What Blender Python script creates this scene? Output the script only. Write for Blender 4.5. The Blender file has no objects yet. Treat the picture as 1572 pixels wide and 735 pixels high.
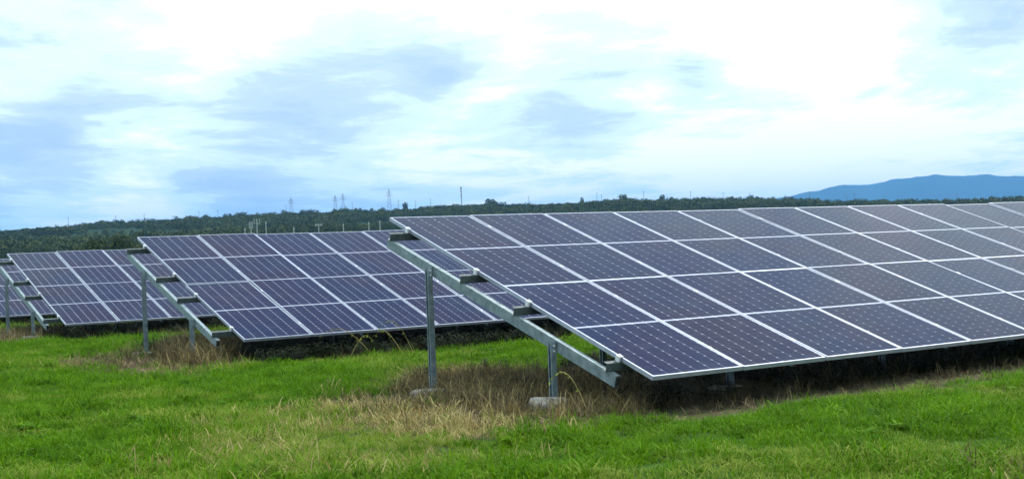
import bpy, math, random
import numpy as np
from mathutils import Vector, Matrix
random.seed(7); rng = np.random.default_rng(7)
sc = bpy.context.scene
C = sc.collection
U = 1.1                       # metres per solar-panel width
GZ = 0.0                      # ground level
CAMH = 1.41 * U

# ---------------------------------------------------------------- camera
def nrm(v): v = np.array(v, float); return v / np.linalg.norm(v)
RIGHT = nrm([.82664, -.56133, -.03965])
UPV = np.array([.03003, -.02635, .99920]); UPV = nrm(UPV - RIGHT * (UPV @ RIGHT))
FWD = np.cross(UPV, RIGHT)
FPX, CX, CY = 2102.5, 786., 367.5
cam = bpy.data.cameras.new('camera'); camo = bpy.data.objects.new('camera', cam); C.objects.link(camo)
cam.sensor_width = 36; cam.lens = 36 * FPX / 1572; cam.clip_start = .05; cam.clip_end = 40000
m = Matrix.Identity(4)
for i in range(3):
    m[i][0] = RIGHT[i]; m[i][1] = UPV[i]; m[i][2] = -FWD[i]
m[2][3] = CAMH
camo.matrix_world = m
sc.camera = camo
CAMP = np.array([0, 0, CAMH])
def ray(px, py): return nrm(RIGHT * (px - CX) / FPX - UPV * (py - CY) / FPX + FWD)
def gpt(px, py):              # where the line of sight of a photo point meets the ground
    d = ray(px, py); return (CAMP + d * (GZ - CAMH) / d[2])[:2]
def elev(px, py):
    d = ray(px, py); return math.atan2(d[1], d[0]), d[2] / math.hypot(d[0], d[1])

# ---------------------------------------------------------------- world, sun, exposure
SUN_EL, SUN_AZ = math.radians(52), math.atan2(FWD[1], FWD[0]) - math.radians(38)   # from the right, beyond the tables
w = bpy.data.worlds.new('World'); sc.world = w; w.use_nodes = True
nt = w.node_tree; N = nt.nodes; L = nt.links; N.clear()
def nd(t, **k):
    n = N.new(t)
    for a, b in k.items(): setattr(n, a, b)
    return n
def mth(op, a, b=None, c=None, clamp=False):
    n = nd('ShaderNodeMath', operation=op, use_clamp=clamp)
    for i, v in enumerate((a, b, c)):
        if v is None: continue
        if isinstance(v, (int, float)): n.inputs[i].default_value = v
        else: L.new(v, n.inputs[i])
    return n.outputs[0]
def mixc(f, a, b):
    n = nd('ShaderNodeMix', data_type='RGBA')
    for s, v in ((n.inputs[0], f), (n.inputs[6], a), (n.inputs[7], b)):
        if isinstance(v, (int, float)): s.default_value = v
        elif isinstance(v, tuple): s.default_value = (*v, 1)
        else: L.new(v, s)
    return n.outputs[2]
sky = nd('ShaderNodeTexSky', sky_type='NISHITA', sun_disc=False, sun_elevation=SUN_EL,
         sun_rotation=math.pi / 2 - SUN_AZ, altitude=200, air_density=1.0, dust_density=1.0, ozone_density=2.0)
tc = nd('ShaderNodeTexCoord')
sep = nd('ShaderNodeSeparateXYZ'); L.new(tc.outputs['Generated'], sep.inputs[0])
zc = mth('MAXIMUM', sep.outputs[2], 0.0)
zz = mth('ADD', zc, .07)
# cloud deck: directions projected on a flat layer, x across the view, y along it
def dotc(v):
    n = nd('ShaderNodeVectorMath', operation='DOT_PRODUCT'); L.new(tc.outputs['Generated'], n.inputs[0]); n.inputs[1].default_value = tuple(v); return n.outputs['Value']
hr = nrm([RIGHT[0], RIGHT[1], 0]); hf = nrm([FWD[0], FWD[1], 0])
ax = mth('DIVIDE', dotc(hr), zz); ay = mth('DIVIDE', dotc(hf), zz)
cmb = nd('ShaderNodeCombineXYZ'); L.new(ax, cmb.inputs[0]); L.new(ay, cmb.inputs[1])
def noise(scale, det, rough, off, dist=0., sx=1., sy=1.):
    mp = nd('ShaderNodeMapping'); L.new(cmb.outputs[0], mp.inputs[0]); mp.inputs['Location'].default_value = off; mp.inputs['Scale'].default_value = (sx, sy, 1)
    n = nd('ShaderNodeTexNoise'); L.new(mp.outputs[0], n.inputs['Vector'])
    n.inputs['Scale'].default_value = scale; n.inputs['Detail'].default_value = det; n.inputs['Roughness'].default_value = rough; n.inputs['Distortion'].default_value = dist
    return n.outputs['Fac']
def ramp(v, a, b, lo=0., hi=1.):
    n = nd('ShaderNodeMapRange', interpolation_type='SMOOTHSTEP'); L.new(v, n.inputs[0])
    for i, q in enumerate((a, b, lo, hi)): n.inputs[i + 1].default_value = q
    return n.outputs[0]
n1 = noise(.8, 9, .6, (3.1, 1.7, 0), .6, .74, .52)
n2 = noise(3.0, 10, .68, (9.4, 4.2, 0), .5, .62, .42)
n3 = noise(.40, 4, .5, (1.4, 8.8, 0), .3, 1, .5)
def lobe(px, py, wx, p=1.):   # broad patch of thinner / thicker cloud round one direction
    d = ray(px, py); v = dotc(d); ang = mth('ARCCOSINE', mth('MINIMUM', v, .99999)); return ramp(ang, wx, 0., 0., p)
glow = lobe(1230, 130, .42)                    # the sun stands behind the cloud on this side
glow2 = lobe(640, 60, .17)
dark = lobe(40, 255, .24); dark2 = lobe(520, 190, .13); dark3 = lobe(880, 185, .07); dark4 = lobe(1560, 10, .07)
t = mth('MULTIPLY', n1, .62); t = mth('ADD', t, mth('MULTIPLY', n2, .40)); t = mth('ADD', t, mth('MULTIPLY', n3, .22))
t = mth('ADD', t, mth('MULTIPLY', glow, .135)); t = mth('ADD', t, mth('MULTIPLY', glow2, .07))
t = mth('SUBTRACT', t, mth('MULTIPLY', dark, .10)); t = mth('SUBTRACT', t, mth('MULTIPLY', dark2, .06))
t = mth('ADD', t, mth('MULTIPLY', lobe(190, 340, .085), .24)); t = mth('ADD', t, mth('MULTIPLY', lobe(30, 345, .06), .16)); t = mth('ADD', t, mth('MULTIPLY', lobe(330, 75, .10), .07))
t = mth('SUBTRACT', t, mth('MULTIPLY', dark3, .09)); t = mth('SUBTRACT', t, mth('MULTIPLY', dark4, .13)); t = mth('SUBTRACT', t, mth('MULTIPLY', lobe(1065, 120, .035), .10)); t = mth('SUBTRACT', t, mth('MULTIPLY', lobe(1490, 85, .075), .11)); t = mth('SUBTRACT', t, mth('MULTIPLY', lobe(670, 100, .04), .09)); t = mth('SUBTRACT', t, mth('MULTIPLY', lobe(30, 285, .10), .06))
cr = nd('ShaderNodeValToRGB'); L.new(t, cr.inputs[0]); el_ = cr.color_ramp.elements; cr.color_ramp.interpolation = 'EASE'
el_.new(.5); el_.new(.5)
for i, (p, c_) in enumerate([(.46, (.33, .44, .63)), (.55, (.42, .53, .69)), (.63, (.58, .71, .76)), (.74, (.86, .88, .89))]): el_[i].position = p; el_[i].color = (*c_, 1)
top = mth('ADD', mth('MULTIPLY', zc, 7.), 10.)          # cloud decks are brighter overhead than at the horizon
sc3 = nd('ShaderNodeVectorMath', operation='SCALE'); L.new(cr.outputs[0], sc3.inputs[0]); L.new(top, sc3.inputs['Scale'])
thin = ramp(t, .46, .62, 0., 1.)
col = mixc(mth('ADD', mth('MULTIPLY', thin, .12), .88), sky.outputs[0], sc3.outputs[0])
bg = nd('ShaderNodeBackground'); bg.inputs['Strength'].default_value = .1; L.new(col, bg.inputs['Color'])
wo = nd('ShaderNodeOutputWorld'); L.new(bg.outputs[0], wo.inputs['Surface'])
sl = bpy.data.lights.new('sun', 'SUN'); sl.energy = 2.2; sl.angle = math.radians(11); sl.color = (1, .95, .87)
so = bpy.data.objects.new('sun', sl); C.objects.link(so)
sd = Vector((math.cos(SUN_AZ) * math.cos(SUN_EL), math.sin(SUN_AZ) * math.cos(SUN_EL), math.sin(SUN_EL)))
so.rotation_euler = sd.to_track_quat('Z', 'Y').to_euler(); so.location = (0, 0, 50)
sc.view_settings.view_transform = 'Standard'; sc.view_settings.look = 'None'; sc.view_settings.exposure = .72; sc.view_settings.gamma = 1
sc.render.engine = 'CYCLES'
sc.cycles.max_bounces = 5; sc.cycles.volume_bounces = 0; sc.cycles.diffuse_bounces = 2; sc.cycles.glossy_bounces = 3; sc.cycles.transmission_bounces = 3
sc.cycles.use_denoising = True

# ---------------------------------------------------------------- materials
class MT:
    def __init__(s, name):
        s.m = bpy.data.materials.new(name); s.m.use_nodes = True; s.t = s.m.node_tree; s.N = s.t.nodes; s.L = s.t.links
        s.b = s.N['Principled BSDF']; s.out = s.N['Material Output']
    def set(s, **k):
        for a, v in k.items():
            i = s.b.inputs[a.replace('_', ' ')]
            if isinstance(v, tuple): i.default_value = (*v, 1) if len(v) == 3 else v
            elif isinstance(v, (int, float)): i.default_value = v
            else: s.L.new(v, i)
        return s
    def n(s, t, **k):
        n = s.N.new(t)
        for a, v in k.items(): setattr(n, a, v)
        return n
    def noise(s, scale, det=4, rough=.55, src='pos', stretch=None):
        if src == 'pos': o = s.n('ShaderNodeNewGeometry').outputs['Position']
        else: o = s.n('ShaderNodeTexCoord').outputs['Object']
        if stretch:
            mp = s.n('ShaderNodeMapping'); s.L.new(o, mp.inputs[0]); mp.inputs['Scale'].default_value = stretch; o = mp.outputs[0]
        n = s.n('ShaderNodeTexNoise'); s.L.new(o, n.inputs['Vector']); n.inputs['Scale'].default_value = scale; n.inputs['Detail'].default_value = det; n.inputs['Roughness'].default_value = rough
        return n.outputs['Fac']
    def ramp(s, f, stops):
        r = s.n('ShaderNodeValToRGB'); s.L.new(f, r.inputs[0]); e = r.color_ramp.elements
        while len(e) < len(stops): e.new(.5)
        for i, (p, c) in enumerate(stops): e[i].position = p; e[i].color = (*c, 1)
        return r.outputs[0]
    def mix(s, f, a, b, bt='MIX'):
        n = s.n('ShaderNodeMix', data_type='RGBA', blend_type=bt)
        for k, v in ((0, f), (6, a), (7, b)):
            if isinstance(v, (int, float)): n.inputs[k].default_value = v
            elif isinstance(v, tuple): n.inputs[k].default_value = (*v, 1)
            else: s.L.new(v, n.inputs[k])
        return n.outputs[2]
    def bump(s, f, st, dist=.01):
        b = s.n('ShaderNodeBump'); s.L.new(f, b.inputs['Height']); b.inputs['Strength'].default_value = st; b.inputs['Distance'].default_value = dist
        s.L.new(b.outputs[0], s.b.inputs['Normal']); return s
M = {}
# solar cells under coated glass
q = MT('solar_cell'); isl = q.n('ShaderNodeNewGeometry').outputs['Random Per Island']; oi = q.n('ShaderNodeObjectInfo').outputs['Random']
big = q.noise(.9, 2)
c1 = q.mix(isl, (.008, .008, .026), (.015, .012, .038)); c2 = q.ramp(oi, [(0, (.012, .010, .028)), (.35, (.010, .010, .038)), (.7, (.005, .012, .050)), (1, (.008, .013, .036))])
c3 = q.ramp(big, [(.35, (.015, .010, .034)), (.5, (.007, .010, .046)), (.65, (.002, .016, .058))])
cc = q.mix(.4, q.mix(.62, c1, c2), c3); cc = q.mix(q.ramp(q.noise(5, 6, .7), [(.45, (0, 0, 0)), (.8, (.12,) * 3)]), cc, (.16, .16, .17))
q.set(Base_Color=cc, Roughness=.6, Specular_IOR_Level=.0, Coat_Weight=1., Coat_IOR=1.107, Coat_Roughness=q.ramp(q.noise(6, 3), [(.35, (.05,) * 3), (.7, (.11,) * 3)]))
M['cell'] = q.m
q = MT('white_backsheet'); q.set(Base_Color=(.36, .38, .47), Roughness=.6, Coat_Weight=1., Coat_IOR=1.15, Coat_Roughness=.1); M['back'] = q.m
q = MT('anodised_aluminium'); nz = q.noise(9, 4); q.set(Base_Color=q.ramp(nz, [(.3, (.34, .37, .44)), (.7, (.44, .47, .54))]), Metallic=.5, Roughness=.42); M['alu'] = q.m
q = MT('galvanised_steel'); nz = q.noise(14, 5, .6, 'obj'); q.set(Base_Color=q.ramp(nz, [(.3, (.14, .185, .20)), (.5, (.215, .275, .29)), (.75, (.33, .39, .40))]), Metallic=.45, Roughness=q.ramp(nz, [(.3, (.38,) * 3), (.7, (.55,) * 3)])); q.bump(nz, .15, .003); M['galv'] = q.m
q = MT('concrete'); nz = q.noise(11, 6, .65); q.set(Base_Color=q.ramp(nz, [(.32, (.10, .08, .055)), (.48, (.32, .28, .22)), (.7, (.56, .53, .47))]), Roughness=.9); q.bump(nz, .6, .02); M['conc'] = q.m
q = MT('shade_dark_steel'); nz = q.noise(12, 5, .6, 'obj'); q.set(Base_Color=q.ramp(nz, [(.3, (.045, .06, .058)), (.7, (.10, .125, .12))]), Metallic=.2, Roughness=.6); M['dsteel'] = q.m  # purlin steel, with the shade under the panels put into its darker colour
q = MT('black_plastic'); q.set(Base_Color=(.02, .02, .02), Roughness=.5); M['blk'] = q.m
q = MT('zinc_fitting'); q.set(Base_Color=(.75, .75, .74), Metallic=.4, Roughness=.4); M['zinc'] = q.m
q = MT('pale_painted_pole'); q.set(Base_Color=(.30, .34, .33), Roughness=.6); M['pole'] = q.m
q = MT('weathered_steel_tower'); q.set(Base_Color=(.16, .17, .18), Roughness=.6, Metallic=.2); M['tower'] = q.m
def leafy(name, cols, sc1=1.2, trans=.35, sc2=.18, rough=.6, spec=.05, iso=.5, wi=.4):
    q = MT(name); r = q.n('ShaderNodeObjectInfo').outputs['Random']; isl = q.n('ShaderNodeNewGeometry').outputs['Random Per Island']
    a = q.ramp(isl, [(0, cols[0]), (.55, cols[1]), (1, cols[2])])
    b = q.ramp(r, [(0, cols[0]), (.5, cols[1]), (1, cols[2])])
    nz = q.ramp(q.noise(sc1, 3), [(.35, cols[0]), (.62, cols[2])]); n2 = q.ramp(q.noise(sc2, 3), [(.35, cols[3]), (.65, cols[1])])
    c = q.mix(iso, q.mix(.5, nz, n2), q.mix(wi, a, b))
    q.set(Base_Color=c, Roughness=rough, Specular_IOR_Level=spec)
    tr = q.n('ShaderNodeBsdfTranslucent'); q.L.new(c, tr.inputs[0]); mx = q.n('ShaderNodeMixShader'); mx.inputs[0].default_value = trans
    q.L.new(q.b.outputs[0], mx.inputs[1]); q.L.new(tr.outputs[0], mx.inputs[2]); q.L.new(mx.outputs[0], q.out.inputs['Surface'])
    return q.m
M['grass'] = leafy('grass_blade', [(.018, .062, .001), (.068, .19, .002), (.21, .40, .005), (.055, .13, .002)], 2.2, .35, iso=.55)
M['mixed'] = leafy('yellowing_grass_blade', [(.08, .16, .006), (.20, .29, .022), (.42, .45, .10), (.15, .23, .015)], 1.6, .35)
M['straw'] = leafy('straw_blade', [(.16, .12, .04), (.36, .28, .10), (.68, .57, .25), (.22, .17, .06)], 1.8, .25, iso=.72)
M['dead'] = leafy('dead_brown_stalk', [(.028, .021, .011), (.10, .074, .036), (.38, .30, .15), (.05, .037, .020)], 1.8, .2, iso=.75)
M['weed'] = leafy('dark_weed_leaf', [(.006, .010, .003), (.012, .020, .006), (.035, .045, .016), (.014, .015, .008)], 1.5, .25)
M['canopy'] = leafy('forest_canopy', [(.016, .026, .004), (.036, .056, .010), (.095, .115, .024), (.024, .036, .008)], .018, .1, .006, iso=.5, wi=.8)
M['bush'] = leafy('bush_leaf', [(.018, .035, .008), (.04, .065, .014), (.10, .11, .03), (.05, .05, .02)], .5, .2)
q = MT('bark'); q.set(Base_Color=q.ramp(q.noise(8), [(.3, (.05, .038, .028)), (.7, (.12, .095, .07))]), Roughness=.9); M['bark'] = q.m
q = MT('hill_ground'); nz = q.noise(.006, 6, .6); q.set(Base_Color=q.ramp(nz, [(.38, (.018, .034, .020)), (.52, (.035, .055, .028)), (.66, (.085, .115, .055))]), Roughness=1., Specular_IOR_Level=0.); M['hill'] = q.m
q = MT('mountain_forest'); nz = q.noise(.0011, 8, .65); q.set(Base_Color=q.ramp(nz, [(.35, (.02, .035, .03)), (.7, (.06, .08, .06))]), Roughness=1., Specular_IOR_Level=0.); M['mount'] = q.m
q = MT('field_soil'); at = q.n('ShaderNodeAttribute', attribute_name='dry').outputs['Fac']; n1_ = q.noise(3.5, 6, .6); n2_ = q.noise(30, 4, .6)
gc = q.ramp(n1_, [(.3, (.018, .04, .004)), (.55, (.035, .085, .006)), (.8, (.07, .09, .015))])
dc = q.ramp(n2_, [(.3, (.03, .02, .013)), (.5, (.075, .052, .033)), (.72, (.17, .125, .08))])
q.set(Base_Color=q.mix(at, gc, dc), Roughness=1., Specular_IOR_Level=.1); q.bump(n2_, .6, .03); M['soil'] = q.m

# ---------------------------------------------------------------- helpers
class MB:
    def __init__(s): s.v = []; s.f = []
    def quad_box(s, c, X, Y, Z):                 # centre, three half-vectors
        c, X, Y, Z = map(np.array, (c, X, Y, Z)); b = len(s.v)
        for a in (-1, 1):
            for e in (-1, 1):
                for g in (-1, 1): s.v.append(tuple(c + a * X + e * Y + g * Z))
        for q in ((0, 1, 3, 2), (4, 6, 7, 5), (0, 4, 5, 1), (2, 3, 7, 6), (0, 2, 6, 4), (1, 5, 7, 3)): s.f.append(tuple(b + i for i in q))
        return s
    def box(s, x0, x1, y0, y1, z0, z1): return s.quad_box(((x0 + x1) / 2, (y0 + y1) / 2, (z0 + z1) / 2), ((x1 - x0) / 2, 0, 0), (0, (y1 - y0) / 2, 0), (0, 0, (z1 - z0) / 2))
    def prism(s, prof, P0, P1, A, B):            # closed 2D profile swept from P0 to P1
        b = len(s.v); n = len(prof)
        for P in (P0, P1):
            for (u, v) in prof: s.v.append(tuple(np.array(P) + np.array(A) * u + np.array(B) * v))
        for i in range(n): j = (i + 1) % n; s.f.append((b + i, b + j, b + n + j, b + n + i))
        s.f.append(tuple(b + i for i in range(n))[::-1]); s.f.append(tuple(b + n + i for i in range(n)))
        return s
    def rod(s, p, q, r, n=6, r2=None):
        p, q = np.array(p, float), np.array(q, float); d = nrm(q - p); a = nrm(np.cross(d, (0, 0, 1) if abs(d[2]) < .9 else (1, 0, 0))); c = np.cross(d, a); r2 = r if r2 is None else r2; b = len(s.v)
        for P, R in ((p, r), (q, r2)):
            for i in range(n): t = 2 * math.pi * i / n; s.v.append(tuple(P + (a * math.cos(t) + c * math.sin(t)) * R))
        for i in range(n): j = (i + 1) % n; s.f.append((b + i, b + j, b + n + j, b + n + i))
        s.f.append(tuple(range(b, b + n))[::-1]); s.f.append(tuple(range(b + n, b + 2 * n))); return s
    def mesh(s, name, mat):
        me = bpy.data.meshes.new(name); me.from_pydata([tuple(map(float, p)) for p in s.v], [], s.f); me.materials.append(mat); me.update(); return me
def obj(name, me, parent=None, **k):
    o = bpy.data.objects.new(name, me); C.objects.link(o)
    if parent: o.parent = parent
    for a, v in k.items(): o[a] = v
    return o
def thing(name, label, cat, loc=(0, 0, 0), rz=0., group=None):
    o = bpy.data.objects.new(name, None); C.objects.link(o); o.location = loc; o.rotation_euler = (0, 0, rz); o.empty_display_size = .3
    o['label'] = label; o['category'] = cat
    if group: o['group'] = group
    return o
def inpoly(x, y, poly):
    r = np.zeros(len(x), bool); n = len(poly)
    for i in range(n):
        x0, y0 = poly[i]; x1, y1 = poly[(i + 1) % n]
        c = ((y0 > y) != (y1 > y)) & (x < (x1 - x0) * (y - y0) / ((y1 - y0) or 1e-9) + x0); r ^= c
    return r
def vnoise(x, y, s, seed=0):                     # cheap smooth value noise
    r = np.random.default_rng(seed).random((64, 64)); x = x / s; y = y / s; i = np.floor(x).astype(int); j = np.floor(y).astype(int); fx = x - i; fy = y - j
    fx = fx * fx * (3 - 2 * fx); fy = fy * fy * (3 - 2 * fy); g = lambda a, b: r[a % 64, b % 64]
    return (g(i, j) * (1 - fx) + g(i + 1, j) * fx) * (1 - fy) + (g(i, j + 1) * (1 - fx) + g(i + 1, j + 1) * fx) * fy

# ---------------------------------------------------------------- table positions (from the fitted photograph)
SL = 2.2426 * U                                 # length of one panel pitch up the slope
TB = [dict(pos=(7.0446, 12.669, .3607), yaw=0., tilt=18.86, cols=20, u0=-.20, u1=-.11),
      dict(pos=(7.2610, 21.257, .3730), yaw=-.432, tilt=19.14, cols=20, u0=-.26, u1=-.26),
      dict(pos=(7.3407, 29.613, .2719), yaw=-.741, tilt=17.87, cols=14, u0=-.26, u1=-.26),
      dict(pos=(6.10, 37.95, .20), yaw=-.8, tilt=18.0, cols=14, u0=-.26, u1=-.26)]
def table_rect(k, grow=0., front=0., back=0.):  # footprint on the ground
    t = TB[k]; P = np.array(t['pos'][:2]) * U; y = math.radians(t['yaw']); X = np.array([math.cos(y), math.sin(y)]); Y = np.array([-math.sin(y), math.cos(y)]); D = 2 * SL * math.cos(math.radians(t['tilt'])); W = t['cols'] * U
    return [P - X * grow + Y * back, P + X * (W + grow) + Y * back, P + X * (W + grow) - Y * (D + front), P - X * grow - Y * (D + front)]

# ---------------------------------------------------------------- ground zones
Z_BROWN = [gpt(*p) for p in [(470, 616), (535, 606), (605, 592), (640, 572), (760, 572), (900, 585), (1010, 600), (1200, 590), (1400, 560), (1700, 525), (1900, 520), (1900, 535), (1572, 582), (1400, 598), (1250, 616), (1120, 634), (1000, 648), (900, 657), (810, 664), (760, 676), (700, 684), (610, 668), (540, 652), (480, 634)]]
Z_STRAW = [gpt(*p) for p in [(480, 618), (545, 609), (600, 622), (660, 636), (740, 640), (808, 648), (780, 668), (700, 680), (610, 664), (550, 650), (490, 634)]]
Z_MIX = [gpt(*p) for p in [(300, 650), (470, 628), (560, 655), (700, 692), (780, 672), (740, 702), (640, 735), (380, 740), (250, 700)]]
Z_B2 = [gpt(*p) for p in [(85, 562), (150, 546), (225, 532), (330, 526), (370, 550), (420, 555), (400, 560), (330, 566), (250, 580), (160, 577)]]
Z_B1 = [gpt(*p) for p in [(-60, 515), (20, 512), (70, 509), (105, 516), (60, 526), (-60, 532)]]
Z_SOIL = [gpt(*p) for p in [(1500, 715), (1580, 700), (1640, 735), (1540, 748), (1470, 740)]]
def zone(x, y):
    """0 green, 1 brown litter, 2 straw, 3 mixed, 4 under a table"""
    xx = x + (vnoise(x, y, .5, 3) - .5) * .5; yy = y + (vnoise(x, y, .45, 4) - .5) * .5
    z = np.zeros(len(x), int)
    z[inpoly(xx, yy, Z_MIX)] = 3; z[inpoly(xx, yy, Z_BROWN)] = 1; z[inpoly(xx, yy, Z_STRAW)] = 2
    for p in (Z_B2, Z_B1, Z_SOIL): z[inpoly(xx, yy, p)] = 1
    for k in range(4): z[inpoly(x, yy, table_rect(k, 0., (.38, .75, .7, .7)[k], 0.))] = 4
    return z
FAZ = math.atan2(FWD[1], FWD[0])
# ---------------------------------------------------------------- setting: field, hillside, mountains
def polar(radii, azs, hfun):
    R, A = np.meshgrid(radii, azs, indexing='ij'); x = R * np.cos(A); y = R * np.sin(A); z = hfun(x, y, R, A); n, k = R.shape
    v = np.stack([x.ravel(), y.ravel(), z.ravel()], 1); return v, n, k
def sheet(name, v, n, k, mat, wrap, **kw):
    i, j = np.meshgrid(np.arange(n - 1), np.arange(k if wrap else k - 1), indexing='ij'); i = i.ravel(); j = j.ravel(); j2 = (j + 1) % k
    f = np.stack([i * k + j, (i + 1) * k + j, (i + 1) * k + j2, i * k + j2], 1)
    me = bpy.data.meshes.new(name); me.from_pydata(v.tolist(), [], f.tolist()); me.materials.append(mat); me.polygons.foreach_set('use_smooth', [True] * len(me.polygons)); me.update()
    o = obj(name, me, kind='structure', **kw); return o
radii = np.concatenate([[.02], np.geomspace(1.2, 9, 18), np.geomspace(9.2, 60, 150), np.geomspace(64, 10500, 45)])
azs = np.concatenate([FAZ + np.linspace(-.62, .62, 420), FAZ + np.linspace(.62, 2 * math.pi - .62, 92)[1:-1]])
def ghf(x, y, R, A): return (GZ + np.where(R < 70, (vnoise(x.ravel(), y.ravel(), .8, 1).reshape(x.shape) - .5) * .05 + (vnoise(x.ravel(), y.ravel(), .23, 2).reshape(x.shape) - .5) * .03, 0))
v, n, k = polar(radii, azs, ghf)
gr = sheet('ground', v, n, k, M['soil'], True)
zn = zone(v[:, 0], v[:, 1]); dry = np.choose(zn, [0., 1., .9, .35, .75]) * (np.hypot(v[:, 0], v[:, 1]) < 90)
a = gr.data.attributes.new('dry', 'FLOAT', 'POINT'); a.data.foreach_set('value', dry.astype(np.float32))

RID = [(-250, 366), (-120, 357), (0, 352), (60, 347.5), (97, 345.5), (100, 346), (150, 340), (200, 338.5), (315, 333), (345, 332), (450, 326.5), (535, 322), (600, 321.5), (625, 319), (660, 315), (700, 313.5), (745, 310), (820, 311), (900, 308), (950, 304.5), (1010, 306), (1060, 306), (1160, 305.5), (1280, 309), (1340, 310), (1440, 310), (1500, 307), (1540, 304), (1572, 302), (1700, 297), (1850, 303)]
ra = np.array([elev(*p)[0] for p in RID]); re = np.array([elev(*p)[1] for p in RID]); o_ = np.argsort(ra); ra = ra[o_]; re = re[o_]
RD = 1100.
def ridge_h(A):
    A = (A - FAZ + math.pi) % (2 * math.pi) - math.pi + FAZ
    return np.interp(A, ra, re, left=re[0], right=re[-1])
TREEH = 5.2
def hillz(R, A):
    H = ridge_h(A) * RD + CAMH - TREEH * .8
    t = np.clip((R - 330) / (RD - 330), 0, 1); up = t ** 1.15 * (1 - .12 * np.sin(t * math.pi * 2))
    dn = np.clip((R - RD) / 900, 0, 1)
    wob = (vnoise((R * np.cos(A)).ravel(), (R * np.sin(A)).ravel(), 130, 6).reshape(R.shape) - .5) * 5 * np.sin(np.pi * np.clip(t, 0, 1))
    return np.where(R <= RD, H * up + wob, H * (1 - .8 * dn * dn * (3 - 2 * dn))) - .6 * (t <= 0)
v, n, k = polar(np.concatenate([np.linspace(300, RD, 42), np.linspace(RD + 30, RD + 950, 14), [3400, 4200]]), FAZ + np.linspace(-math.pi, math.pi, 361)[:-1], lambda x, y, R, A: np.where(R > 3000, -3., hillz(R, A)))
sheet('hillside', v, n, k, M['hill'], True)
MTN = [(1040, 316), (1130, 309), (1190, 303), (1220, 299.5), (1244, 293.5), (1298, 286), (1328, 284.5), (1355, 278.5), (1379, 274), (1405, 272), (1424, 270), (1433, 268), (1446, 267.6), (1460, 269.4), (1490, 269.4), (1520, 267.6), (1538, 269.6), (1550, 271), (1572, 270), (1640, 262), (1720, 268), (1850, 280), (2000, 300)]
ma = np.array([elev(*p)[0] for p in MTN]); mel = np.array([elev(*p)[1] for p in MTN]); o_ = np.argsort(ma); ma = ma[o_]; mel = mel[o_]
MD = 8800.
def mth_(x, y, R, A):
    e = np.interp(A, ma, mel) + ((vnoise(A.ravel() * 1000, A.ravel() * 0, 9, 51) - .5) * .0011 + (vnoise(A.ravel() * 1000, A.ravel() * 0, 3.5, 52) - .5) * .0006).reshape(A.shape); t = np.clip(1 - np.abs(R - MD) / 1500, 0, 1); rid = ((vnoise(x.ravel(), y.ravel(), 520, 8).reshape(x.shape) - .5) * 260 + (vnoise(x.ravel(), y.ravel(), 210, 9).reshape(x.shape) - .5) * 120) * t * (1 - t) * 2.4
    return e * MD * t ** .9 + rid - 4 * (t <= 0)
v, n, k = polar(np.linspace(MD - 1500, MD + 1500, 31), np.linspace(ma[0], ma[-1], 260), mth_)
sheet('mountain_range', v, n, k, M['mount'], False)

# ---------------------------------------------------------------- solar tables
PW, PL, PT = U - .021, SL - .02, .04            # panel outer size and frame thickness
FW = .0165
def frame_mesh():
    b = MB(); b.box(0, FW, 0, PL, -PT, 0); b.box(PW - FW, PW, 0, PL, -PT, 0); b.box(FW, PW - FW, 0, FW, -PT, 0); b.box(FW, PW - FW, PL - FW, PL, -PT, 0); return b.mesh('panel_frame', M['alu'])
def back_mesh():
    b = MB(); b.box(FW, PW - FW, FW, PL - FW, -.010, -.0045); b.box(PW * .38, PW * .62, PL / 2 - .06, PL / 2 + .06, -.03, -.0105); return b.mesh('backsheet', M['back'])
def cell_mesh():
    b = MB(); nx, ny = 6, 12; mg = .006; gap = .0056; half = .017; ch = .0098
    ax_ = FW + mg; W_ = (PW - 2 * ax_ - gap * (nx - 1)) / nx; yl = (PL - 2 * (FW + mg) - 2 * half) / 2; H_ = (yl - gap * .18 * (ny - 1)) / ny
    for h_ in range(2):
        y0 = FW + mg + h_ * (yl + 2 * half)
        for j in range(ny):
            for i in range(nx):
                x = ax_ + i * (W_ + gap); y = y0 + j * (H_ + gap * .18); q = len(b.v); z = -.003
                P = [(x + ch, y), (x + W_ - ch, y), (x + W_, y + ch), (x + W_, y + H_ - ch), (x + W_ - ch, y + H_), (x + ch, y + H_), (x, y + H_ - ch), (x, y + ch)]
                b.v += [(px, py, z) for px, py in P]; b.f.append(tuple(range(q, q + 8)))
    return b.mesh('solar_cells', M['cell'])
FM, BM, CM = frame_mesh(), back_mesh(), cell_mesh()
PUR = [.2, .8, 1.2, 1.8]
cprof = lambda w, h, t: [(0, 0), (w, 0), (w, -t), (t, -t), (t, -h + t), (w, -h + t), (w, -h), (0, -h)]
LBL = ['long solar table nearest the camera, two rows of panels filling the right of the photo',
       'middle-distance solar table, second from the camera, ending just left of the nearest one',
       'solar table third from the camera, behind the left end of the middle-distance table',
       'farthest solar table, only its panel corners showing at the left edge of the photo']
SP = 2.13
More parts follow.
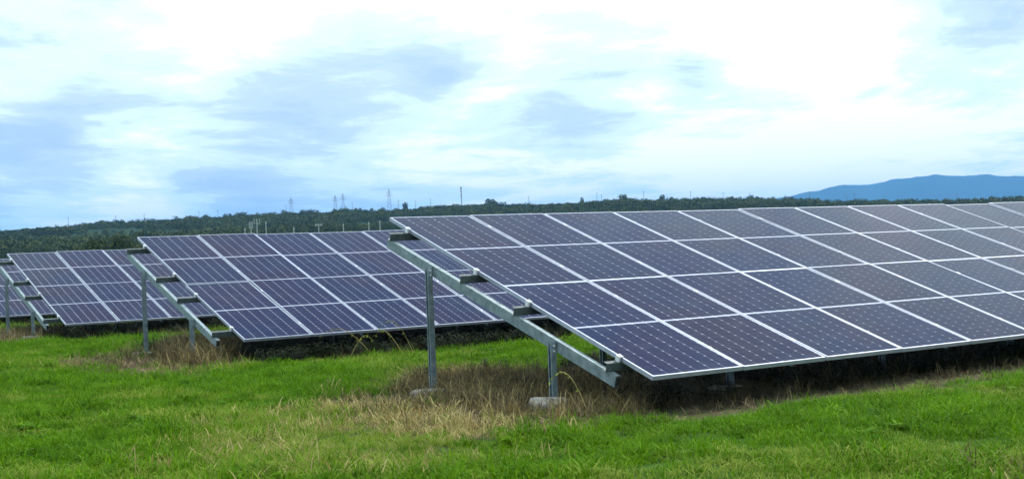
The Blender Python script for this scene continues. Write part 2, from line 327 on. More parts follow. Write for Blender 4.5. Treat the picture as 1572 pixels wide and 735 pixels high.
for ti, t in enumerate(TB):
    px_, py_, pz_ = [c * U for c in t['pos']]; pz_ += CAMH; tl = math.radians(t['tilt'])
    root = thing('solar_table', LBL[ti], 'solar table', (px_, py_, GZ), math.radians(t['yaw']), 'parallel tables of solar panels')
    ht = pz_ - GZ
    # local frame: X along the row, downhill = -Y, surface normal NV; S(u, v, n): u along, v down the slope, n above the surface
    DV = np.array([0, -math.cos(tl), -math.sin(tl)]); NV = np.array([0, -math.sin(tl), math.cos(tl)]); XV = np.array([1., 0, 0]); O = np.array([0, 0, ht])
    S = lambda u, v, n: O + XV * u + DV * v + NV * n
    for c in range(t['cols']):
        for r in range(2):
            p = obj('solar_panel', FM, root)
            j = random.gauss(0, .0016); jr = random.gauss(0, .0009)
            P = S(c * U + random.gauss(0, .0015) + (.006 if r == 0 else .0), (r + 1) * SL - .02 * (r == 1) - .003, random.gauss(0, .0015))
            p.location = tuple(P); p.rotation_euler = (tl + j * 1.5, jr, random.gauss(0, .0006))
            obj('backsheet', BM, p); obj('cells', CM, p)
    W = t['cols'] * U
    # purlins
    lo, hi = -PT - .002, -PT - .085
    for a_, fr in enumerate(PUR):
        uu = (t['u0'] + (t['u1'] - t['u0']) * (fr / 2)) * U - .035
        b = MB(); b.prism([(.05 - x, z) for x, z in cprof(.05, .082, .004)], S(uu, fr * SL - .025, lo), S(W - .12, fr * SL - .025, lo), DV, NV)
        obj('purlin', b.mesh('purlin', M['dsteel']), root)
        e = MB(); e.box(-.022, .022, -.03, .03, 0, .012); e.rod((0, 0, .012), (0, 0, .024), .009); e.box(-.022, -.004, -.026, .026, -.045, 0)
        for cu in (-.014,):
            cl = obj('end_clamp', e.mesh('end_clamp', M['zinc']), root); cl.location = tuple(S(cu, fr * SL, -.012 + .016)); cl.rotation_euler = (tl, 0, 0)
    if ti < 3:
        mc = MB(); mc.box(-.008, .008, -.03, .03, .001, .005); mc.rod((0, 0, .005), (0, 0, .011), .007)
        mcm = mc.mesh('mid_clamp', M['zinc'])
        for c in range(1, min(t['cols'], 9)):
            for fr in PUR:
                cl = obj('mid_clamp', mcm, root); cl.location = tuple(S(c * U - .008, fr * SL, 0)); cl.rotation_euler = (tl, 0, 0)
    if ti == 0:
        cb = MB()
        for k_ in range(16):
            x0_ = .25 + k_ * U; q0 = None
            for i_ in range(9):
                s_ = i_ / 8; P = S(x0_ + s_ * U * .8, PUR[3] * SL + .02, -.07) - np.array([0, 0, .13 * math.sin(math.pi * s_)])
                if q0 is not None: cb.rod(q0, P, .006, 5)
                q0 = P
        obj('cable', cb.mesh('cable', M['blk']), root)['kind'] = 'stuff'
    # rafters, posts, footings
    nf = int(t['cols'] / SP) + 1
    for k_ in range(nf):
        ub = k_ * SP * U
        u0 = ub + (t['u0'] if k_ == 0 else -.2) * U; u1 = ub + (t['u1'] if k_ == 0 else -.2) * U
        top = hi - .002; RH = .108
        f0, f1 = .17, 1.85
        b = MB(); D2 = nrm(S(u1, f1 * SL, top) - S(u0, f0 * SL, top))
        b.prism(cprof(.055, RH, .005), S(u0, f0 * SL, top), S(u1, f1 * SL, top), XV, NV)
        ra_ = obj('rafter', b.mesh('rafter', M['galv']), root)
        if k_ == 0:
            b = MB(); E_ = S(u1, f1 * SL, top) + D2 * .006; b.quad_box(E_ + XV * .03 - NV * RH * .5, D2 * .006, XV * .024, NV * RH * .36); obj('end_cap', b.mesh('end_cap', M['blk']), ra_)
        for fr, nm in ((.56, 'rear'), (1.475, 'front')):
            u = u0 + (u1 - u0) * (fr - f0) / (f1 - f0); tp = S(u, fr * SL, top - RH * .35); bt = np.array([tp[0], tp[1], -.05])
            pw, pd = .062, .056
            x0_, y0_ = tp[0] - pw - .004, tp[1] - pd / 2
            b = MB(); b.prism([(0, 0), (pw, 0), (pw, pd), (0, pd), (0, pd - .013), (.004, pd - .013), (.004, pd - .004), (pw - .004, pd - .004), (pw - .004, .004), (.004, .004), (.004, .013), (0, .013)], (x0_, y0_, -.05), (x0_, y0_, tp[2] + .02), (1, 0, 0), (0, 1, 0))
            po = obj('post', b.mesh('post', M['galv']), root)
            if ti == 0:
                for q_ in (0, .05):
                    e = MB(); e.rod((tp[0] - pw * .5 - .004, y0_ - .001, tp[2] - .02 - q_), (tp[0] - pw * .5 - .004, y0_ - .013, tp[2] - .02 - q_), .009); obj('bolt', e.mesh('bolt', M['zinc']), po)
            # rough concrete footing
            hx, hy, hz = (.15, .12, .08) if fr > 1 else (.16, .12, .05)
            if ti == 0 and k_ == 0: hz = .105 if fr > 1 else .055
            elif k_: hz = .02
            b = MB(); ox = tp[0] - pw - .035; n_ = 26
            rr = [1 + random.uniform(-.2, .16) for _ in range(n_)]
            for lv, (z_, s_) in enumerate(((-.1, 1.05), (hz * .7, 1.), (hz, .86))):
                for i in range(n_):
                    th = 2 * math.pi * i / n_; cs, sn = math.cos(th), math.sin(th); kx = math.copysign(abs(cs) ** .34, cs); ky = math.copysign(abs(sn) ** .34, sn)
                    b.v.append((ox + hx * kx * rr[i] * s_, tp[1] + hy * ky * rr[i] * s_, z_ + (random.uniform(-.02, .014) if lv else 0)))
            b.v.append((ox, tp[1], hz + .012))
            for lv in range(2):
                for i in range(n_): j_ = (i + 1) % n_; b.f.append((lv * n_ + i, lv * n_ + j_, (lv + 1) * n_ + j_, (lv + 1) * n_ + i))
            for i in range(n_): b.f.append((2 * n_ + i, 2 * n_ + (i + 1) % n_, 3 * n_))
            obj('concrete_footing', b.mesh('concrete_footing', M['conc']), root)

# ---------------------------------------------------------------- scatter (geometry nodes, for what nobody could count)
def scatter(name, pts, scl, sources, mat_obj_kind='stuff', tilt=.12):
    n = len(pts)
    me = bpy.data.meshes.new(name); me.from_pydata([tuple(map(float, p)) for p in pts], [], [])
    a = me.attributes.new('rot', 'FLOAT_VECTOR', 'POINT'); rot = np.stack([rng.normal(0, tilt, n), rng.normal(0, tilt, n), rng.uniform(0, 6.283, n)], 1).astype(np.float32); a.data.foreach_set('vector', rot.ravel())
    a = me.attributes.new('scl', 'FLOAT', 'POINT'); a.data.foreach_set('value', np.asarray(scl, np.float32))
    a = me.attributes.new('idx', 'INT', 'POINT'); a.data.foreach_set('value', rng.integers(0, len(sources), n).astype(np.int32))
    col = bpy.data.collections.new(name + '_pieces')
    for i, s in enumerate(sources):
        o = bpy.data.objects.new('%s_piece' % name, s); col.objects.link(o)
    g = bpy.data.node_groups.new(name, 'GeometryNodeTree'); g.interface.new_socket('Geometry', in_out='INPUT', socket_type='NodeSocketGeometry'); g.interface.new_socket('Geometry', in_out='OUTPUT', socket_type='NodeSocketGeometry')
    gi = g.nodes.new('NodeGroupInput'); go = g.nodes.new('NodeGroupOutput'); iop = g.nodes.new('GeometryNodeInstanceOnPoints'); ci = g.nodes.new('GeometryNodeCollectionInfo')
    ci.inputs['Collection'].default_value = col; ci.inputs['Separate Children'].default_value = True; ci.inputs['Reset Children'].default_value = True
    def at_(nm, ty):
        x = g.nodes.new('GeometryNodeInputNamedAttribute'); x.data_type = ty; x.inputs['Name'].default_value = nm; return [s for s in x.outputs if s.enabled and s.name == 'Attribute'][0]
    g.links.new(gi.outputs[0], iop.inputs['Points']); g.links.new(ci.outputs[0], iop.inputs['Instance']); iop.inputs['Pick Instance'].default_value = True
    g.links.new(at_('idx', 'INT'), iop.inputs['Instance Index']); g.links.new(at_('rot', 'FLOAT_VECTOR'), iop.inputs['Rotation']); g.links.new(at_('scl', 'FLOAT'), iop.inputs['Scale'])
    g.links.new(iop.outputs[0], go.inputs[0])
    o = obj(name, me, kind=mat_obj_kind); md = o.modifiers.new('scatter', 'NODES'); md.node_group = g
    return o
def blade_tuft(nb, rad, h0, h1, wd, bend, mat, name, lean=.35, seg=3, seed=0):
    r = random.Random(seed); b = MB()
    for _ in range(nb):
        a = r.uniform(0, 6.283); d = rad * math.sqrt(r.random()); x, y = d * math.cos(a), d * math.sin(a); h = r.uniform(h0, h1); az = r.uniform(0, 6.283); ln = r.uniform(0, lean); w_ = wd * r.uniform(.6, 1.2)
        dx, dy = math.cos(az), math.sin(az); sx, sy = -dy, dx; q = len(b.v); bd = bend * r.uniform(.3, 1.3)
        for s_ in range(seg):
            t = s_ / seg; ang = ln + bd * t; k_ = h * t; ox = k_ * math.sin(ang); oz = k_ * math.cos(ang); ww = w_ * (1 - t * .6) / 2
            b.v += [(x + dx * ox - sx * ww, y + dy * ox - sy * ww, oz), (x + dx * ox + sx * ww, y + dy * ox + sy * ww, oz)]
        ang = ln + bd; b.v.append((x + dx * h * math.sin(ang), y + dy * h * math.sin(ang), h * math.cos(ang)))
        for s_ in range(seg - 1): b.f.append((q + 2 * s_, q + 2 * s_ + 1, q + 2 * s_ + 3, q + 2 * s_ + 2))
        b.f.append((q + 2 * seg - 2, q + 2 * seg - 1, q + 2 * seg))
    return b.mesh(name, mat)
def weed_mesh(h, mat, name, ns=4, leaf=.05, seed=0, spread=.12):
    r = random.Random(seed); b = MB()
    for _ in range(ns):
        x, y = r.uniform(-spread, spread), r.uniform(-spread, spread); p = np.array([x, y, 0.]); d = nrm([r.uniform(-.3, .3), r.uniform(-.3, .3), 1]); hh = h * r.uniform(.55, 1.1); n_ = 5
        for i in range(n_):
            q_ = p + d * hh / n_; b.rod(p, q_, .0035 * (1 - i / 7), 3, .0035 * (1 - (i + 1) / 7))
            for _k in range(3):
                a = r.uniform(0, 6.283); o = q_ + np.array([math.cos(a), math.sin(a), r.uniform(-.2, .5)]) * leaf * r.uniform(.8, 1.8); s_ = np.array([-math.sin(a), math.cos(a), 0]) * leaf * .33; md_ = (q_ + o) / 2
                e = len(b.v); b.v += [tuple(q_), tuple(md_ + s_), tuple(o), tuple(md_ - s_)]; b.f.append((e, e + 1, e + 2, e + 3))
            p = q_; d = nrm(d + np.array([r.uniform(-.25, .25), r.uniform(-.25, .25), 0]))
    return b.mesh(name, mat)
def stalk_mesh(nb, rad, h0, h1, mat, name, seed=0, lie=.9, wd=.005):
    return blade_tuft(nb, rad, h0, h1, wd, .55, mat, name, lie, 3, seed)
def rand_polar(n, r0, r1, da):
    R = np.sqrt(rng.uniform(r0 * r0, r1 * r1, n)); A = FAZ + rng.uniform(-da, da, n); return R * np.cos(A), R * np.sin(A), R
def gz(x, y): return GZ + (vnoise(x, y, .8, 1) - .5) * .05 + (vnoise(x, y, .23, 2) - .5) * .03 - .004
xs, ys, rs, ss = [], [], [], []
def zone_j(x, y, j=.28): return zone(x + rng.normal(0, j, len(x)), y + rng.normal(0, j * 1.2, len(x)))
for r0, r1, den, s0 in ((4.5, 9, 90, 1.), (9, 17, 190, 1.), (17, 30, 95, 1.15), (30, 80, 22, 1.7)):
    area = .5 * (r1 * r1 - r0 * r0) * 1.1; x, y, r = rand_polar(int(area * den), r0, r1, .55); xs.append(x); ys.append(y); rs.append(r); ss.append(np.full(len(x), s0))
X_, Y_, R_, S_ = map(np.concatenate, (xs, ys, rs, ss)); Zn = zone_j(X_, Y_)
for k in range(4): Zn[inpoly(X_, Y_, table_rect(k, 0., (.34, .65, .6, .6)[k], 0.))] = 4
patch = vnoise(X_, Y_, 1.3, 11) * .6 + vnoise(X_, Y_, .4, 12) * .4; rnd = rng.random(len(X_))
hs = .45 + .6 * vnoise(X_, Y_, .9, 13) + .55 * vnoise(X_, Y_, .33, 14)
sz = S_ * hs * rng.uniform(.75, 1.2, len(X_))
zg = gz(X_, Y_) * (R_ < 70)
P3 = np.stack([X_, Y_, zg], 1)
ismix = ((Zn == 3) & (rnd < .62)) | ((Zn == 0) & (patch > .58) & (rnd < .5)) | ((Zn == 0) & (rnd < .025))
bare = (vnoise(X_, Y_, .42, 31) * .6 + vnoise(X_, Y_, .17, 32) * .4 < .33) & (rnd > .25)
isgreen = ((Zn == 0) & ~ismix & ~bare) | ((Zn == 3) & (rnd >= .80)) | ((Zn == 1) & (rnd < .05)) | ((Zn == 2) & (rnd > .75) & (rnd < .79))
isstraw = ((Zn == 2) & (rnd < .75)) | ((Zn == 1) & (rnd > .48) & (rnd < .60)) | ((Zn == 3) & (rnd > .62) & (rnd < .80))
thick_ = vnoise(X_, Y_, .38, 41) * .6 + vnoise(X_, Y_, .15, 42) * .4
isstraw &= (thick_ > .34) | (Zn == 3)
isdead = ((Zn == 1) & (rnd >= .60) & (thick_ > .3)) | ((Zn == 2) & (rnd >= .82)) | ((Zn == 4) & (rnd < .18))
gm = [blade_tuft(26, .10, .04, .125, .0078, 1.0, M['grass'], 'grass_tuft', .6, 3, s) for s in range(5)] + [blade_tuft(20, .09, .07, .19, .0085, 1.1, M['grass'], 'long_grass_tuft', .5, 3, 90)]
mm = [blade_tuft(32, .09, .04, .12, .006, .9, M['mixed'], 'yellow_tuft', .7, 3, 20 + s) for s in range(4)]
sm = [stalk_mesh(20, .12, .05, .17, M['straw'], 'straw_tuft', 40 + s, 1.45, .009) for s in range(4)]
dm = [stalk_mesh(15, .13, .06, .20, M['dead'], 'dead_tuft', 60 + s, 1.45, .010) for s in range(4)]
scatter('grass', P3[isgreen], sz[isgreen], gm)
scatter('yellowing_grass', P3[ismix], sz[ismix] * 1.05, mm)
scatter('straw_litter', P3[isstraw], sz[isstraw] * rng.choice([.5, .7, 1.05], isstraw.sum()), sm)
scatter('dead_leaf_litter', P3[isdead], sz[isdead] * rng.choice([.45, .7, 1.0], isdead.sum()), dm)
# broad lawn weeds and pale flower specks are part of the sward
lw = [weed_mesh(.07, M['grass'], 'clover', 5, .035, 80 + s, .08) for s in range(3)]
x, y, r = rand_polar(2600, 8, 30, .5); ok = (zone(x, y) == 0) & (vnoise(x, y, 1.1, 15) > .5); scatter('lawn_weeds', np.stack([x, y, gz(x, y)], 1)[ok], rng.uniform(.7, 1.3, ok.sum()), lw)
# tall weeds in the shade under and behind each table
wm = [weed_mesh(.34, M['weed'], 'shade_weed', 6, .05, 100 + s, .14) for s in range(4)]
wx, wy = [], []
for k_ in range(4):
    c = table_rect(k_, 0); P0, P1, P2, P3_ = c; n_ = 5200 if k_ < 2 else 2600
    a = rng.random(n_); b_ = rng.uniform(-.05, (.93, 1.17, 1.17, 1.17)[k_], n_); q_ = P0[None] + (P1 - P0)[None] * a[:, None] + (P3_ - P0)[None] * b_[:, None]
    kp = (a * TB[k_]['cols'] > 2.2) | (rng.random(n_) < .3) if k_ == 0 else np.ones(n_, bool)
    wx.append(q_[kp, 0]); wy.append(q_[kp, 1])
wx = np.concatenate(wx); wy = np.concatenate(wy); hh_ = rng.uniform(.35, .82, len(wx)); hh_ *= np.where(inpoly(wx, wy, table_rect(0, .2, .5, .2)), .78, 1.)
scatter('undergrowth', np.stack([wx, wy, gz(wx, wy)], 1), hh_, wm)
# dead stalks standing round the feet of the nearest table
ds = [stalk_mesh(11, .15, .12, .38, M['dead'], 'dead_stalks', 140 + s, 1.1, .009) for s in range(5)] + [stalk_mesh(5, .1, .15, .42, M['straw'], 'pale_stalks', 160 + s, 1.35, .008) for s in range(3)]
def in_zone(poly, n):
    P = np.array(poly); x = rng.uniform(P[:, 0].min(), P[:, 0].max(), n); y = rng.uniform(P[:, 1].min(), P[:, 1].max(), n); ok = inpoly(x, y, poly); return x[ok], y[ok]
tall = [gpt(*p) for p in [(600, 600), (640, 582), (760, 575), (900, 590), (1000, 606), (980, 640), (860, 645), (760, 636), (640, 618)]]
x1, y1 = in_zone(tall, 3600); x2, y2 = in_zone([gpt(*p) for p in [(250, 545), (280, 530), (350, 530), (368, 552), (330, 562), (270, 560)]], 9000); x2, y2 = x2[:900], y2[:900]; x3, y3 = in_zone(Z_B1, 3000); x3, y3 = x3[:250], y3[:250]
x = np.concatenate([x1, x2, x3]); y = np.concatenate([y1, y2, y3]); s_ = np.concatenate([rng.uniform(.35, .95, len(x1)), rng.uniform(.7, 1.5, len(x2)), rng.uniform(.6, 1.3, len(x3))])
foot = [gpt(830, 622), gpt(656, 601)]; ok = np.ones(len(x), bool)
for f_ in foot: q_ = np.array(f_); dd = q_ / np.linalg.norm(q_); rx = (x - q_[0]) * dd[0] + (y - q_[1]) * dd[1]; ry = (x - q_[0]) * dd[1] - (y - q_[1]) * dd[0]; ok &= ~((rx > -.9) & (rx < .1) & (np.abs(ry) < .17) & (rng.random(len(x)) < .85))
scatter('dead_stalks', np.stack([x, y, gz(x, y)], 1)[ok], s_[ok], ds)

# arching stems of single weeds in front of the middle table
def arch(px, py, L_, az, h, label):
    g_ = gpt(px, py); root = thing('tall_weed', label, 'weed', (g_[0], g_[1], 0), az, 'tall pale weeds arching out from under the tables')
    b = MB(); lf = MB(); r = random.Random(int(px)); pts = []
    for i in range(11): t_ = i / 10; pts.append(np.array([L_ * t_, .05 * math.sin(t_ * 3), h * math.sin(t_ * 2.2) / .95 if t_ < 1 else h * .85]))
    for i in range(10): b.rod(pts[i], pts[i + 1], .0055 * (1 - i / 14), 5, .0055 * (1 - (i + 1) / 14))
    for i in range(3, 11):
        for s_ in (-1, 1):
            d = nrm([r.uniform(.2, 1), s_ * .8, r.uniform(-.7, .2)]) * r.uniform(.04, .08); c = nrm(np.cross(d, (0, 0, 1))) * .009; e = len(lf.v); P = pts[i]
            lf.v += [tuple(P), tuple(P + d * .5 + c), tuple(P + d), tuple(P + d * .5 - c)]; lf.f.append((e, e + 1, e + 2, e + 3))
    obj('stem', b.mesh('stem', M['straw']), root); obj('foliage', lf.mesh('foliage', M['mixed']), root)
LE = math.atan2(-RIGHT[1], -RIGHT[0])
arch(575, 548, .75, LE, .42, 'pale weed bowing left below the lower edge of the middle table, its tip drooping')
arch(536, 552, .35, LE + 2.9, .33, 'short pale weed curling right in the dark gap under the middle table')
arch(636, 544, .5, LE + .3, .5, 'tall straw-coloured weed leaning over the middle table edge just left of the rear steel post')
arch(620, 545, .45, LE - .4, .36, 'low pale weed left of the tall straw-coloured one near the rear steel post')
arch(905, 640, .35, LE + .2, .4, 'dry bent weed standing by the lower end of the nearest rafter')

# ---------------------------------------------------------------- forest on the hillside
def clump_tree(seed, n=70, mat='canopy', ls=1.):
    """unit-size crown made of many leaf clumps spread through its volume"""
    r = random.Random(seed); b = MB(); lob = [(r.uniform(-.28, .28), r.uniform(-.28, .28), r.uniform(.42, .72), r.uniform(.24, .38)) for _ in range(6)]
    for _ in range(n):
        cx_, cy_, cz_, cr = r.choice(lob); d = nrm([r.gauss(0, 1), r.gauss(0, 1), r.gauss(0, 1)]); p = np.array([cx_, cy_, cz_]) + d * cr * r.uniform(.55, 1.05); a = nrm(d + np.array([r.gauss(0, .5) for _ in range(3)])); e = nrm(np.cross(a, (.3, .5, .8))); g_ = np.cross(a, e); s_ = r.uniform(.05, .11) * ls; q_ = len(b.v)
        b.v += [tuple(p + e * s_), tuple(p + g_ * s_ * .9 + a * .02), tuple(p - e * s_), tuple(p - g_ * s_ * .9)]; b.f.append((q_, q_ + 1, q_ + 2, q_ + 3))
    return b.mesh('crown', M[mat])
ct = [clump_tree(s, 150, 'canopy', .8) for s in range(6)]
n_ = 36000
R = np.sqrt(rng.uniform(380 ** 2, (RD + 25) ** 2, n_)); A = FAZ + rng.uniform(-.6, .6, n_); x = R * np.cos(A); y = R * np.sin(A)
cov = vnoise(x, y, 75, 21) * .6 + vnoise(x, y, 28, 22) * .4; keep = (cov > .44 + .10 * (vnoise(x, y, 190, 24) > .55)) | (R > RD - 90)
z = hillz(R, A); sc_ = rng.choice([2.6, 3.2, 3.8, 4.6, 6.2], n_) * rng.uniform(.85, 1.15, n_) ; sc_ = np.where(R > RD - 130, np.minimum(sc_, rng.uniform(2.2, 3.8, n_)), sc_)
scatter('forest', np.stack([x, y, z - .25 * sc_], 1)[keep], sc_[keep], ct, tilt=.05)
# low scrub carpeting what lies between the trees
n_ = 9000; R = np.sqrt(rng.uniform(330 ** 2, (RD + 10) ** 2, n_)); A = FAZ + rng.uniform(-.6, .6, n_); x = R * np.cos(A); y = R * np.sin(A); keep = vnoise(x, y, 40, 23) > .35
scatter('scrub', np.stack([x, y, hillz(R, A) - .6], 1)[keep], rng.uniform(2, 4, n_)[keep], ct, tilt=.1)

# single trees that break the skyline, each a thing
def tree(px, D, H, Wd, label, seed, group='trees breaking the skyline of the ridge', mat='canopy', base=None, nleaf=260):
    d = ray(px, 340); A = math.atan2(d[1], d[0]); bz = float(hillz(np.array([D]), np.array([A]))[0]) if base is None else base
    root = thing('tree', label, 'tree', (D * math.cos(A), D * math.sin(A), bz - .2), random.uniform(0, 6), group)
    b = MB(); b.rod((0, 0, -.3), (.03 * H, 0, H * .45), H * .028, 7, H * .016)
    for i in range(4): a = i * 1.6 + seed; b.rod((.025 * H, 0, H * .36), (math.cos(a) * Wd * .28, math.sin(a) * Wd * .28, H * .68), H * .013, 5, H * .006)
    obj('trunk', b.mesh('trunk', M['bark']), root)
    o = obj('crown', clump_tree(seed, nleaf, mat, .55 if mat == 'bush' else .8), root); o.scale = (Wd, Wd, H)
for i, (px, H, Wd, lb) in enumerate([(153, 6.5, 8, 'round dark tree on the ridge above the left end of the farthest panels'),
        (178, 6, 8, 'broad dark tree topping the left part of the ridge'), (316, 7.5, 6, 'small upright tree on the ridge left of the middle table end poles'),
        (347, 7, 5, 'narrow tree on the ridge above the first short pole behind the middle table'), (415, 7, 6, 'dark tree crown on the ridge above the middle table second column'),
        (474, 7, 8, 'wide low tree on the ridge left of the twin lattice pylons'), (531, 7.5, 9, 'rounded tree just right of the twin pylons on the ridge'),
        (571, 7, 5, 'small tree on the ridge left of the tall lattice pylon'), (623, 10.5, 7, 'dark lollipop-shaped tree on the ridge between the lattice pylon and the tall mast'),
        (590, 7, 7, 'squat dark tree at the foot of the tall lattice pylon'), (752, 8, 14, 'broad rounded tree clump on the ridge right of the tall mast'),
        (894, 7.5, 6, 'dark tree on the ridge above the third panel gap of the nearest table'), (957, 9.5, 11, 'high bushy tree clump on the ridge above the centre of the nearest table'),
        (1017, 9.5, 8, 'pointed dark tree on the ridge right of the bushy clump'), (1032, 7.5, 7, 'lower tree beside the pointed dark tree on the ridge'),
        (1082, 7.5, 6, 'small round tree on the right half of the ridge'), (1155, 8.5, 7, 'dark tree on the ridge where the blue mountain begins'),
        (1165, 7.5, 9, 'broad tree right beside the dark one at the start of the blue mountain'), (1206, 8, 6, 'little dark tree against the foot of the blue mountain'),
        (1355, 7, 14, 'wide low tree clump silhouetted against the blue mountain')]):
    tree(px, RD + random.uniform(-14, 4), H * .95, Wd * .8, lb, 200 + i)
for i, (px, D, H, Wd, lb) in enumerate([(84, 88, 2.9, 4.0, 'low olive bush rising just behind the third table, leftmost of the bushes'), (112, 92, 3.3, 5, 'brownish bush behind the third table beside the leftmost bush'),
        (132, 86, 3.9, 4.2, 'rounded dark green bush behind the third table, tallest of its clump'), (152, 90, 4.0, 5, 'bushy green tree behind the third table, middle of its clump'),
        (170, 95, 3.8, 4.5, 'dull green bush between the bushy tree and the dark one behind the tables'), (187, 84, 4.1, 3.6, 'dark round bush just left of the top corner of the middle table'),
        (205, 96, 3.6, 5.0, 'pale green bush partly hidden by the top corner of the middle table')]):
    tree(px, D * 2.9, H * 1.55, Wd * 1.1, lb, 300 + i, 'bushes behind the third solar table', 'bush', 0., 900)

# ---------------------------------------------------------------- pylons, masts and poles on the ridge
def on_ridge(px, D=RD - 8):
    d = ray(px, 320); A = math.atan2(d[1], d[0]); return D * math.cos(A), D * math.sin(A), float(hillz(np.array([D]), np.array([A]))[0]), A
def top_z(px, py, D): a, e = elev(px, py); return CAMH + e * D
def pylon(px, py, label, wb=3.2):
    x, y, z, A = on_ridge(px); H = top_z(px, py, RD - 8) - z; root = thing('lattice_pylon', label, 'pylon', (x, y, z), A + math.pi / 2, 'lattice pylons on the ridge')
    b = MB(); n_ = 6; w0 = lambda t: wb / 2 * (1 - t) + .25
    for sx in (-1, 1):
        for sy in (-1, 1): b.rod((sx * w0(0), sy * w0(0), 0), (sx * w0(1), sy * w0(1), H), .11, 4)
    for i in range(n_):
        t0, t1 = i / n_, (i + 1) / n_
        for s_ in (-1, 1): b.rod((-w0(t0) , s_ * w0(t0), t0 * H), (w0(t1), s_ * w0(t1), t1 * H), .06, 4); b.rod((w0(t0), s_ * w0(t0), t0 * H), (-w0(t1), s_ * w0(t1), t1 * H), .06, 4)
    obj('tower_body', b.mesh('tower_body', M['tower']), root)
    for t_, L_ in ((.74, 2.6), (.86, 2.0)):
        c = MB(); c.rod((-L_, 0, t_ * H), (L_, 0, t_ * H), .09, 4); c.rod((-L_, 0, t_ * H), (0, 0, t_ * H + .9), .05, 4); c.rod((L_, 0, t_ * H), (0, 0, t_ * H + .9), .05, 4)
        ca = obj('cross_arm', c.mesh('cross_arm', M['tower']), root)
        e = MB()
        for s_ in (-1, 1): e.rod((s_ * L_ * .95, 0, t_ * H), (s_ * L_ * .95, 0, t_ * H - .9), .07, 5)
        obj('insulator', e.mesh('insulator', M['tower']), ca)
pylon(447, 304, 'grey lattice pylon on the ridge above the middle table, leftmost of the pylons')
pylon(515, 300, 'left lattice pylon of the close pair on the ridge')
pylon(527, 297, 'right lattice pylon of the close pair on the ridge, slightly taller', 2.6)
pylon(598, 290, 'tall lattice pylon on the ridge just above the top corner of the nearest table', 3.6)
def mast(px, py, label, r=.22, D=RD - 8, plat=True):
    x, y, z, A = on_ridge(px, D); H = top_z(px, py, D) - z; root = thing('radio_mast', label, 'mast', (x, y, z), A + math.pi / 2)
    b = MB(); b.rod((0, 0, 0), (0, 0, H), r * 1.6, 8, r)
    obj('shaft', b.mesh('shaft', M['tower']), root)
    for t_ in (.93, .78, .6):
        c = MB()
        for i in range(3): a = i * 2.1; c.box(math.cos(a) * .5 - .16, math.cos(a) * .5 + .16, math.sin(a) * .5 - .16, math.sin(a) * .5 + .16, t_ * H - .9, t_ * H + .7)
        c.rod((0, 0, t_ * H - .1), (0, 0, t_ * H + .1), .62, 8); obj('antenna', c.mesh('antenna', M['tower']), root)
mast(709, 286, 'tall dark radio mast on the ridge, the thickest and highest of the poles')
def upole(px, py, label, thick=.2, arm=.9):
    x, y, z, A = on_ridge(px); H = top_z(px, py, RD - 8) - z; root = thing('utility_pole', label, 'utility pole', (x, y, z), A + math.pi / 2, 'thin poles along the ridge')
    b = MB(); b.rod((0, 0, 0), (0, 0, H), thick, 6, thick * .7); obj('pole', b.mesh('pole', M['tower']), root)
    c = MB(); c.box(-arm, arm, -.08, .08, H * .93, H * .93 + .14)
    for s_ in (-1, 0, 1): c.rod((s_ * arm * .85, 0, H * .93 + .14), (s_ * arm * .85, 0, H * .93 + .45), .06, 5)
    obj('cross_arm', c.mesh('cross_arm', M['tower']), root)
for px, py, lb in [(104, 333, 'thin pole on the far left of the ridge, in a bright gap of cloud'), (177, 331, 'thin pole on the ridge above the left shoulder trees'), (221, 328, 'thin pole on the ridge above the top corner of the middle table'),
        (305, 324, 'thin pole left of the small upright ridge tree'), (334, 322, 'thin pole right of the small upright ridge tree'), (439, 315, 'thin pole just left of the leftmost lattice pylon'),
        (541, 310, 'thin pole just right of the close pair of pylons'), (612, 307, 'thin pole between the tall lattice pylon and the lollipop-shaped tree'), (638, 308, 'thin pole right of the lollipop-shaped tree'),
        (661, 305, 'thin pole left of the tall radio mast'), (812, 301, 'thin pole above the second panel column of the nearest table'), (917, 296, 'taller thin pole above the third column of the nearest table'),
        (924, 299, 'shorter thin pole close right of the taller one above the third column'), (989, 293, 'thin pole between the bushy clump and the pointed tree'), (1061, 293, 'thin pole right of the pointed tree and its low neighbour'),
        (1111, 295, 'thin pole above the fifth panel column of the nearest table'), (1152, 296, 'thin pole beside the dark tree where the mountain begins'), (1207, 299, 'short pole over the little dark tree at the mountain foot'),
        (1244, 294, 'thin pole against the lower slope of the blue mountain'), (1300, 299, 'short pole, left one of two against the blue mountain'), (1312, 296, 'slightly taller pole, right one of two against the blue mountain'), (1469, 298, 'thin pole in front of the highest part of the blue mountain')]:
    upole(px, py, lb)
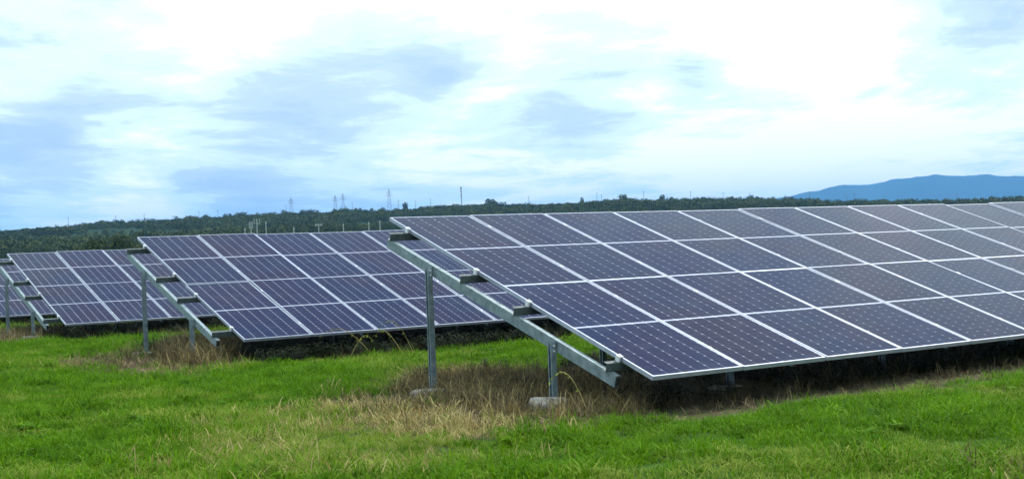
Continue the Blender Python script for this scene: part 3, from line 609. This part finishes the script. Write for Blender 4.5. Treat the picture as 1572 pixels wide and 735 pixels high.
# short pale instrument poles between the middle table and the hill
def ipole(px, py, kind, label):
    D = 62 * U; d = ray(px, py); A = math.atan2(d[1], d[0]); H = top_z(px, py, D)
    root = thing('instrument_pole', label, 'pole', (D * math.cos(A), D * math.sin(A), 0), A + math.pi / 2, 'short pale poles beyond the middle table')
    b = MB(); b.rod((0, 0, 0), (0, 0, H), .032, 8, .024); obj('pole', b.mesh('pole', M['pole']), root)
    if kind == 'box':
        c = MB()
        for a_ in ((-.10, .10, H - .03, H + .01), (-.10, .10, H - .31, H - .27)): c.box(a_[0], a_[1], -.03, .03, a_[2], a_[3])
        c.box(-.10, -.06, -.028, .028, H - .27, H - .03); c.box(.06, .10, -.028, .028, H - .27, H - .03); obj('open_frame', c.mesh('open_frame', M['pole']), root)
    elif kind == 'tee':
        c = MB(); c.box(-.18, .18, -.04, .04, H - .02, H + .04)
        for s_ in (-.14, 0, .14): c.box(s_ - .03, s_ + .03, -.04, .04, H + .042, H + .10)
        obj('lamp_bar', c.mesh('lamp_bar', M['pole']), root)
    elif kind == 'trident':
        c = MB(); c.box(-.14, .14, -.02, .02, H - .24, H - .21); c.rod((-.13, 0, H - .22), (-.13, 0, H), .02, 5); c.rod((.13, 0, H - .22), (.13, 0, H), .02, 5); obj('cross_arm', c.mesh('cross_arm', M['pole']), root)
    else:
        c = MB(); c.rod((0, 0, H), (0, 0, H + .10), .04, 8, .02); obj('cap', c.mesh('cap', M['pole']), root)
for px, py, kd, lb in [(376, 353, 'cap', 'stub of a pale pole, leftmost behind the middle table'), (385, 341, 'box', 'pale pole topped by an open square frame'), (394, 336, 'trident', 'tallest pale pole with a three-pronged head beside the square-topped one'),
        (408, 343, 'cap', 'plain pale pole right of the three-pronged one'), (451, 352, 'cap', 'short plain pole above the middle table third column'), (489, 346, 'tee', 'pale pole carrying a wide bar of lamps'),
        (527, 346, 'tee2', 'pale pole with a small head right of the lamp bar pole'), (566, 344, 'cap', 'left pole of the two by the top corner of the nearest table'), (583, 342, 'cap', 'right pole of the two by the top corner of the nearest table')]:
    ipole(px, py, kd, lb)

# ---------------------------------------------------------------- air
hb = MB(); hb.box(-11800, 11800, -11800, 11800, -6, 365)
q = MT('air'); q.N.remove(q.b); pv = q.n('ShaderNodeVolumePrincipled'); pv.inputs['Color'].default_value = (.18, .52, 1., 1); pv.inputs['Density'].default_value = 1.05e-4; pv.inputs['Anisotropy'].default_value = 0.
q.L.new(pv.outputs[0], q.out.inputs['Volume'])
obj('haze', hb.mesh('haze', q.m), kind='stuff')
